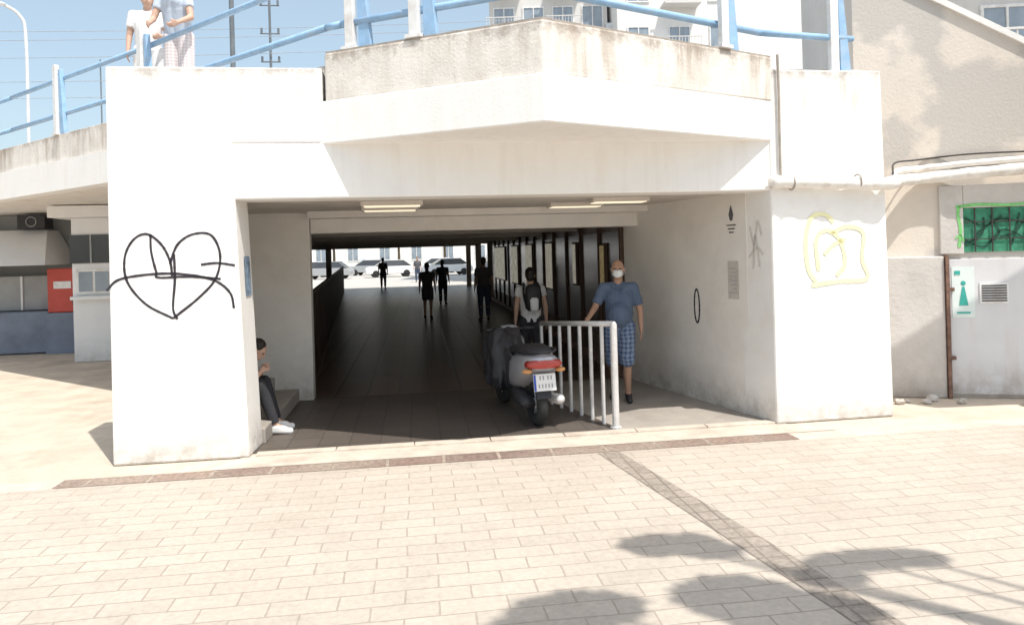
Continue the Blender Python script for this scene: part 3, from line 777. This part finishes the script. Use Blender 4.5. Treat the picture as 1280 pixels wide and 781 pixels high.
    if mask:
        m = MB(); m.sph(hp(0, -.052, -.045), (.066 * S, .066 * S, .058 * S), HR)
        m.sph(hp(0, -.095, -.03), (.026 * S, .03 * S, .03 * S), HR)
        mk = bake(m, 'face_mask', 'mask', e, .006, 3)
        for s in (-1, 1):
            m = MB()
            m.tube(catmull([hp(s * .055, -.075, -.02), hp(s * .078, -.03, .005), hp(s * .088, .03, .01), hp(s * .082, .02, -.03), hp(s * .062, -.05, -.07)], 4), .0025, 6)
            m.obj('ear_loop', 'mask', mk, smooth=True)
    return e

person('man in blue shirt, plaid shorts and white face mask, walking', (5.23, 1.56, .01), math.radians(-18), 1.70,
       dict(shL=(.17, .01, 1.41), shR=(-.17, -.01, 1.41), elL=(.235, .06, 1.13), wrL=(.245, -.01, .88), elR=(-.27, -.10, 1.16), wrR=(-.335, -.33, 1.05), kneeL=(.09, -.12, .52), ankL=(.09, -.04, .085), toeL=(.11, -.21, .03),
            kneeR=(-.09, .0, .50), ankR=(-.09, .16, .10), toeR=(-.11, .01, .03)),
       'shirtpat', 'plaid', 'blackpl', 'greyhair', 'skin', plen=.56, sleeve=.78, voxel=.0085, belly=.06, face=True, mask=True, width=1.10, shirt_low=.10, collar=True)
person('person with black hair and white sneakers sitting bent forward on steps', (.74, .96, 0), math.radians(90), 1.62,
       dict(pelvis=(0, 0, .45), chest=(0, -.14, .70), neck=(0, -.27, .86), head=(0, -.38, .955), hipL=(.10, -.02, .43), hipR=(-.10, -.02, .43),
            kneeL=(.13, -.42, .57), kneeR=(-.12, -.43, .57), ankL=(.12, -.56, .10), ankR=(-.11, -.58, .10), toeL=(.13, -.72, .035), toeR=(-.11, -.74, .035),
            shL=(.17, -.24, .81), shR=(-.17, -.24, .81), elL=(.20, -.33, .60), elR=(-.20, -.33, .60), wrL=(.07, -.42, .72), wrR=(-.06, -.43, .72)),
       'c_green', 'c_black', 'shoew', 'hair', 'skin2', plen=1, sleeve=.7, voxel=.01, face=True, pitch=math.radians(38))
person('person in white top with dark trousers walking away', (4.45, 3.5, .005), math.radians(176), 1.60,
       dict(kneeL=(.10, -.1, .52), ankL=(.1, -.02, .085), toeL=(.12, -.19, .03), ankR=(-.1, .17, .1), toeR=(-.11, .02, .03)), 'c_white', 'c_black', 'blackpl', 'hair', 'skin2', plen=1, sleeve=.4)
p = MB()
p.loft([[(4.45 + x * k, 3.24 + y * k2, z) for x, y in ((-.12, 0), (-.08, -.05), (.08, -.05), (.12, 0), (.09, .05), (-.09, .05))] for z, k, k2 in ((1.0, .7, .6), (1.04, 1, 1), (1.2, 1.05, 1.2), (1.34, .9, 1), (1.38, .5, .6))])
bg = p.obj('backpack', 'blackpl', smooth=True, label='black backpack with a small white pouch', category='backpack')
p = MB(); p.loft([[(4.45 + x * k, 3.165 + y * k, z) for x, y in ((-.06, 0), (-.045, -.03), (.045, -.03), (.06, 0), (.045, .03), (-.045, .03))] for z, k in ((1.0, .6), (1.02, 1), (1.16, 1.05), (1.19, .6))])
p.obj('pouch', 'mask', bg, smooth=True)
for s in (-1, 1):
    p = MB(); p.tube(catmull([(4.45 + s * .09, 3.30, 1.05), (4.45 + s * .12, 3.35, 1.18), (4.45 + s * .12, 3.38, 1.3), (4.45 + s * .1, 3.46, 1.385), (4.45 + s * .1, 3.58, 1.36)], 4), .016, 6)
    p.obj('strap', 'blackpl', bg, smooth=True)
person('woman in black dress walking away down the hall', (3.1, 13.9, .005), math.radians(175), 1.6,
       dict(kneeL=(.09, -.08, .5), ankL=(.09, -.02, .085), toeL=(.1, -.18, .03)), 'c_grey', 'c_grey', 'blackpl', 'hair', 'skin2', plen=.4, sleeve=.5, longhair=True, voxel=.016)
person('man in dark grey shirt and trousers walking away', (4.62, 12.7, .005), math.radians(184), 1.72, {}, 'c_grey', 'c_jean', 'blackpl', 'hair', 'skin', plen=1, sleeve=.6, voxel=.016)
person('woman in dark clothes walking towards the far exit', (3.75, 19.5, .005), math.radians(170), 1.62, {}, 'c_jean', 'c_black', 'blackpl', 'hair', 'skin2', plen=1, sleeve=.5, voxel=.018, longhair=True)
person('distant person in dark clothes near the far exit', (1.0, 33.2, .005), 3.0, 1.72, {}, 'c_grey', 'c_grey', 'blackpl', 'hair', 'skin', plen=1, sleeve=.9, voxel=.02)
person('distant person in grey clothes near the far exit', (2.9, 42, .0), 0, 1.7, {}, 'c_grey', 'c_jean', 'blackpl', 'hair', 'skin', plen=1, sleeve=.9, voxel=.02)
person('person in pale shirt and plaid shorts leaning on the deck railing', (-.10, 2.58, 3.752), math.radians(-10), 1.74,
       dict(chest=(0, -.06, 1.26), neck=(0, -.13, 1.42), head=(0, -.2, 1.58), shL=(.17, -.1, 1.38), shR=(-.17, -.1, 1.38), elL=(.24, -.16, 1.12), wrL=(.17, -.36, 1.0), elR=(-.24, -.16, 1.12), wrR=(-.19, -.36, 1.0)),
       'c_blue', 'plaid2', 'blackpl', 'hair', 'skin2', plen=.5, sleeve=.5, face=True)
person('person in white top and shorts standing behind the deck railing', (-.66, 3.15, 3.752), math.radians(15), 1.70,
       dict(elL=(.25, -.04, 1.15), wrL=(.16, -.22, 1.08)), 'c_white', 'c_white', 'shoew', 'hair', 'skin2', plen=.45, sleeve=.6, face=True)

# ------------------------------------------------------------------ left: kiosk and shop under the deck
KI = empty('ticket_kiosk', (-3.65, 7.6, 0), label='small white kiosk with dark upper window', category='kiosk')
p = MB(); p.box(0, 1.7, 0, 1.6, 0, 2.72); p.obj('wall', 'kiosk', KI, bevel=.01)
p = MB(); p.box(-.30, 1.8, -.25, 1.7, 2.722, 2.94); p.obj('roof', 'kiosk', KI, bevel=.01)
p = MB(); p.box(-.02, 1.4, -.03, .02, 1.86, 2.40); wn = p.obj('window', 'glass', KI)
p = MB()
for x in (.34, .7, 1.05): p.box(x, x + .03, -.042, -.031, 1.86, 2.40)
p.obj('mullion', 'greypanel', wn)
p = MB(); p.box(.08, 1.3, -.035, .02, 1.28, 1.75); wn = p.obj('window', 'postwhite', KI)
for x in (.13, .42, .71, 1.0):
    p = MB(); p.box(x, x + .24, -.045, -.036, 1.33, 1.70); p.obj('pane', 'glass2', wn)
p = MB(); p.box(0.02, 1.5, -.16, -.004, 1.18, 1.24); p.obj('counter', 'kiosk', KI)

SH = empty('shop_front', (0, 0, 0), label='grey shop front with pale canopy under the deck', category='shop')
p = MB(); p.box(-16, -4.1, 10.2, 10.5, 0, 2.95); p.obj('wall', 'greypanel', SH)
p = MB(); p.box(-8.8, -4.85, 9.25, 9.9, .02, .88); p.obj('counter', 'bluegrey', SH, bevel=.02)
p = MB(); p.box(-8.8, -5.05, 9.7, 9.8, .9, 1.62); p.obj('shutter', 'greypanel', SH)
for i in range(5):
    p = MB(); p.box(-8.8 + i * .8, -8.76 + i * .8, 9.67, 9.70, .9, 1.62); p.obj('shutter_bar', 'kiosk', SH)
p = MB(); p.prism2([(-8.8, 8.6, 1.85), (-4.6, 8.6, 1.85), (-4.6, 10.1, 1.85), (-8.8, 10.1, 1.85)], [(-8.8, 9.6, 2.6), (-5.0, 9.6, 2.6), (-5.0, 10.1, 2.6), (-8.8, 10.1, 2.6)])
p.obj('canopy', 'kiosk', SH, bevel=.01)
for x in (-6.8,):
    p = MB(); p.box(x, x + .06, 8.75, 8.81, 0, 1.86); p.obj('canopy_post', 'greypanel', SH)
p = MB(); p.box(-5.5, -4.95, 9.4, 9.75, 2.62, 2.92); ac = p.obj('air_conditioner', 'blackpl', SH, bevel=.01)
p = MB(); p.torus((-5.22, 9.39, 2.77), (0, 1, 0), .1, .01, 20, 6); p.obj('fan_ring', 'greypanel', ac)
p = MB(); p.box(-4.85, -4.25, 9.2, 9.7, .85, 1.77); fz = p.obj('red_cabinet', 'red', bevel=.02, label='red metal cabinet standing on a low plinth by the shop', category='cabinet')
p = MB(); p.box(-4.72, -4.38, 9.185, 9.198, 1.35, 1.5); p.obj('label_panel', 'postwhite', fz)
p = MB(); p.box(-4.35, -4.31, 9.17, 9.198, 1.0, 1.2); p.obj('handle', 'blackpl', fz)
p = MB(); p.box(-4.88, -4.2, 9.15, 9.75, 0, .846); p.obj('plinth', 'bluegrey', label='blue grey plinth under the red cabinet', category='plinth')

# ------------------------------------------------------------------ background buildings
def building(name, label, x0, y0, w, dpt, h, yaw, mt, cols, floors, z0=3.0, fh=3.0, balc=()):
    B = empty(name, (x0, y0, 0), yaw, label=label, category='building')
    p = MB(); p.box(0, w, 0, dpt, 0, h); p.obj('wall', mt, B)
    p = MB(); p.box(-.3, w + .3, -.3, dpt + .3, h, h + .35); p.obj('roof', 'stucco2', B)
    gm = MB(); gm.box(-.6, .6, -.03, .05, 0, 1.5); gm = gm.mesh('glass'); gm.materials.append(M['glass2'])
    fm = MB()
    for a in ((-.68, -.6, 0, 1.5), (.6, .68, 0, 1.5), (-.68, .68, 1.5, 1.58), (-.72, .72, -.08, 0), (-.03, .03, 0, 1.5)): fm.box(a[0], a[1], -.07, .04, a[2], a[3])
    fm = fm.mesh('frame'); fm.materials.append(M['postwhite'])
    am = MB(); am.box(-.4, .4, -.32, -.02, 0, .55); am.torus((0.05, -.325, .27), (0, 1, 0), .19, .015, 18, 6); am = am.mesh('ac'); am.materials.append(M['lampgrey'])
    bm_ = MB(); bm_.box(-1.1, 1.1, -1.0, 0, -.15, 0)
    for i in range(12): bm_.box(-1.08 + i * .19, -1.05 + i * .19, -.98, -.95, 0, .95)
    bm_.box(-1.1, 1.1, -1.0, -.94, .95, 1.0); bm_ = bm_.mesh('balc'); bm_.materials.append(M['stucco2'])
    for f in range(floors):
        for c in range(cols):
            x = w * (c + .5) / cols; z = z0 + f * fh
            g = bpy.data.objects.new('window', gm); COL.objects.link(g); g.parent = B; g.location = (x, 0, z)
            g2 = bpy.data.objects.new('frame', fm); COL.objects.link(g2); g2.parent = g
            if (f * 7 + c * 3) % 4 == 0:
                a = bpy.data.objects.new('air_conditioner', am); COL.objects.link(a); a.parent = B; a.location = (x + 1.2, 0, z - .2)
            if c in balc:
                a = bpy.data.objects.new('balcony', bm_); COL.objects.link(a); a.parent = B; a.location = (x, 0, z - .3)
    return B
building('apartment_building', 'grey apartment block with balconies and air conditioners', 7.8, 38, 7.4, 10, 24, math.radians(-8), 'stucco2', 4, 7, 1.6, 2.8, (0, 2))
building('apartment_building', 'pale apartment block with scattered windows', 15.2, 35, 7.5, 10, 22, math.radians(-5), 'stucco', 3, 6, 1.2, 3.1, (1,))
p = MB(); p.box(20.2, 27.5, 35.2, 40, 0, 24); p.obj('apartment_building', 'stucco', label='plain white end wall of an apartment block', category='building')
building('old_building', 'old stone building with overhanging balconies', 15.3, 11, 9, 6, 16, math.radians(-12), 'stucco2', 4, 4, 3.1, 3.4, (0, 1, 2, 3))

building('street_building', 'pale building across the street beyond the underpass', -38, 88, 55, 8, 13, math.radians(-7), 'stucco', 14, 4, 1.3, 3.0)
def car(loc, yaw, paint):
    e = empty('parked_car', loc, yaw, label='parked %s car beyond the underpass exit' % {'carwhite': 'white', 'carsilver': 'silver', 'cardark': 'dark blue'}[paint], category='car', group='cars parked beyond the exit')
    prof = [(-2.1, .3), (-2.12, .7), (-1.95, .88), (-1.2, .93), (1.2, .93), (2.0, .85), (2.12, .6), (2.1, .3)]
    p = MB(); p.prism2([(x, -.85, z) for x, z in prof], [(x, .85, z) for x, z in prof]); p.obj('body', paint, e, bevel=.05)
    lo = [(-1.35, -.8, .93), (1.75, -.8, .93), (1.75, .8, .93), (-1.35, .8, .93)]; hi = [(-.6, -.62, 1.42), (1.1, -.62, 1.42), (1.1, .62, 1.42), (-.6, .62, 1.42)]
    p = MB(); p.prism2(lo, hi); p.obj('window', 'glass', e, bevel=.03)
    p = MB(); p.box(-.62, 1.12, -.63, .63, 1.42, 1.47); p.obj('roof', paint, e, bevel=.03)
    for x in (-1.3, 1.3):
        for y in (-.8, .8):
            p = MB(); p.torus((x, y, .31), (0, 1, 0), .22, .09, 20, 8); p.cyl((x, y - .06, .31), (x, y + .06, .31), .17); p.obj('wheel', 'rubber', e, smooth=True)
    return e
cs = [('carwhite', -9.5, 54), ('carsilver', -4.6, 55.3), ('carwhite', .6, 56), ('cardark', -12, 60), ('carwhite', -7, 62), ('carsilver', -1.5, 63.5), ('carwhite', 5.5, 56), ('carsilver', 10.5, 58), ('carwhite', 5, 64)]
for c, x, y in cs: car((x, y, 0), random.uniform(-.3, .3), c)
def tree(label, loc, h, cr, clusters, nleaf, lsize):
    e = empty('tree', loc, 0, label=label, category='tree')
    t = MB(); t.tube(catmull([(0, 0, 0), (.05, .03, h * .3), (-.03, .05, h * .6), (0, 0, h * .85)], 4), [.17 - .1 * i / 12 for i in range(13)], 9)
    cl = []
    for c in clusters:
        cl.append(c); t.tube(catmull([(0, 0, h * .45), (c[0] * .4, c[1] * .4, h * .45 + (c[2] - h * .45) * .6), (c[0], c[1], c[2])], 3), [.06, .05, .045, .035, .03, .022, .015], 7)
    t.obj('trunk', 'bark', e, smooth=True)
    l = MB()
    for c in cl: l.leaves(c[:3], c[3:6], nleaf, lsize)
    l.obj('crown', 'leaf', e, recalc=False)
    return e
for x, y in ((-14, 70), (-6, 73), (1, 71), (6, 74), (12, 70)):
    tree('street tree beyond the underpass exit', (x, y, 0), 7, 2, [(random.uniform(-1.8, 1.8), random.uniform(-1.5, 1.5), random.uniform(3.2, 7.5), 1.1, 1.1, .8) for _ in range(9)], 220, .16)
tx0, ty0 = 9.2, -8.6
cl = []
for a, b, z, r1, r2 in ((6.0, -5.55, 7, .30, .14), (6.2, -5.68, 7, .16, .09), (7.0, -6.0, 7, .34, .10), (7.3, -6.02, 7, .18, .07), (6.7, -6.15, 7, .18, .08), (5.25, -6.25, 7, .36, .2), (5.05, -6.45, 7, .34, .22), (6.1, -6.25, 7, .33, .22), (6.35, -6.55, 7.1, .40, .22), (5.6, -6.9, 7.1, .6, .35),
                        (6.2, -7.7, 7.2, .7, .4), (8.2, -8.0, 7.8, 1.0, .8), (9.4, -8.4, 8.2, 1.0, 1.0), (8.6, -9.4, 7.6, 1.1, .9), (10, -9.5, 7.4, 1, .9)):
    cl.append((a - tx0, b - ty0, z, r1, r2, .18 if r1 < .7 else .5))
tree('leafy street tree beside the paved street', (tx0, ty0, 0), 7.6, 1, cl, 560, .07)

# sloping board on a pole, added out of view to shade the right wall
SB = empty('shadow_board', (0, 0, 0), 0, label='added unseen sloping board on a steel pole, casts a diagonal shadow', category='shadow_board')
TT = 1.6
def E_(s, dz, o=0): return (8.45 + .66 * TT + wc * s - ws * o, .92 - 1.13 * TT + ws * s + wc * o, .30 + 2.73 * TT + .70 * s + dz)
p = MB()
p.prism2([E_(-.5, -1.9), E_(2.6, -1.9), E_(2.6, -1.9, .08), E_(-.5, -1.9, .08)], [E_(-.5, 0), E_(2.6, 0), E_(2.6, 0, .08), E_(-.5, 0, .08)]); p.obj('panel', 'greypanel', SB)
q = E_(2.0, 0, .16)
p = MB(); p.cyl((q[0], q[1], 0), (q[0], q[1], 5.6), .08); p.obj('pole', 'mast', SB)

# ------------------------------------------------------------------ masts, wires, lamp
def mast(x, y, h, r, label, arms=True):
    e = MB(); e.cyl((x, y, 0), (x, y, h), r, r * .75, 10)
    o = e.obj('catenary_mast', 'mast', label=label, category='mast')
    if arms:
        for k, z in enumerate((h * .70, h * .78, h * .86)):
            a = MB()
            a.cyl((x - .35, y, z), (x + .35, y, z), .025)
            for s in (-.3, .3): a.cyl((x + s, y, z), (x + s, y, z + .2), .04)
            a.obj('insulator_arm', 'mast', o)
mast(-3.2, 18.6, 13, .10, 'dark steel mast carrying overhead wires', False)
mast(-2.3, 20.5, 13, .055, 'dark steel mast with insulator arms')
mast(-10.4, 26, 10.6, .035, 'slim steel mast behind the deck', False)
for i, (z0, z1) in enumerate(((9.6, 10.4), (9.1, 9.9), (8.4, 9.1), (7.9, 8.6), (10.4, 11.2))):
    p = MB(); p.tube([(lerp(-26, 8, t), 20 + i * .4, lerp(z0, z1, t) - .9 * 4 * t * (1 - t) * .35) for t in [k / 16 for k in range(17)]], .012, 5)
    p.obj('overhead_wire', 'wire', label='thin overhead cable strung between masts', category='wire', group='overhead wires')
p = MB(); lx, ly = -8.3, 15.7
p.tube(catmull([(lx, ly, 0), (lx, ly, 5), (lx, ly, 8.4), (lx - .12, ly - .05, 9.1), (lx - .5, ly - .2, 9.4)], 5), .05, 8)
lp = p.obj('street_lamp', 'lampgrey', smooth=True, label='tall pale grey street lamp with curved arm', category='street lamp')
p = MB(); p.sph((lx - .68, ly - .26, 9.38), (.30, .12, .07)); p.obj('lamp_head', 'lampgrey', lp, smooth=True)

# ------------------------------------------------------------------ light, world, camera
sd = Vector((-.66, 1.13, -2.73)).normalized()
sun = bpy.data.lights.new('sun', 'SUN'); sun.energy = 5; sun.angle = math.radians(.5); sun.color = (1, .955, .885)
so = bpy.data.objects.new('sun', sun); COL.objects.link(so); so.rotation_euler = sd.to_track_quat('-Z', 'Y').to_euler()
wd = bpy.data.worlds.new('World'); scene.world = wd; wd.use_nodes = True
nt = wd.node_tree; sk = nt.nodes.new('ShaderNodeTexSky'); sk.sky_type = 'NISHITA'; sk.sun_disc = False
sk.sun_elevation = math.radians(64.4); sk.sun_rotation = math.radians(149.7); sk.dust_density = 3.0; sk.air_density = 1.0
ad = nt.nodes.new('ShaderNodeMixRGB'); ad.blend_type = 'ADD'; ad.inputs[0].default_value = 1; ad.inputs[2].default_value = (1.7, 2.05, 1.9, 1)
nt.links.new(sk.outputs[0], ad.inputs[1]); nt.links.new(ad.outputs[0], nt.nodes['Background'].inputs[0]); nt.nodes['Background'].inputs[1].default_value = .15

cam = bpy.data.cameras.new('camera'); co = bpy.data.objects.new('camera', cam); COL.objects.link(co)
cam.sensor_width = 36; cam.lens = 900 / 1280 * 36; cam.shift_y = -75.5 / 1280; cam.clip_end = 2000
co.matrix_world = Matrix.Translation((2.784, -6.99, 1.85)) @ Matrix.Rotation(math.radians(-7.65), 4, 'Z') @ Matrix.Rotation(math.radians(90), 4, 'X') @ Matrix.Rotation(math.radians(-1.6), 4, 'Z')
scene.camera = co
bpy.data.scenes.remove(tmpscene)
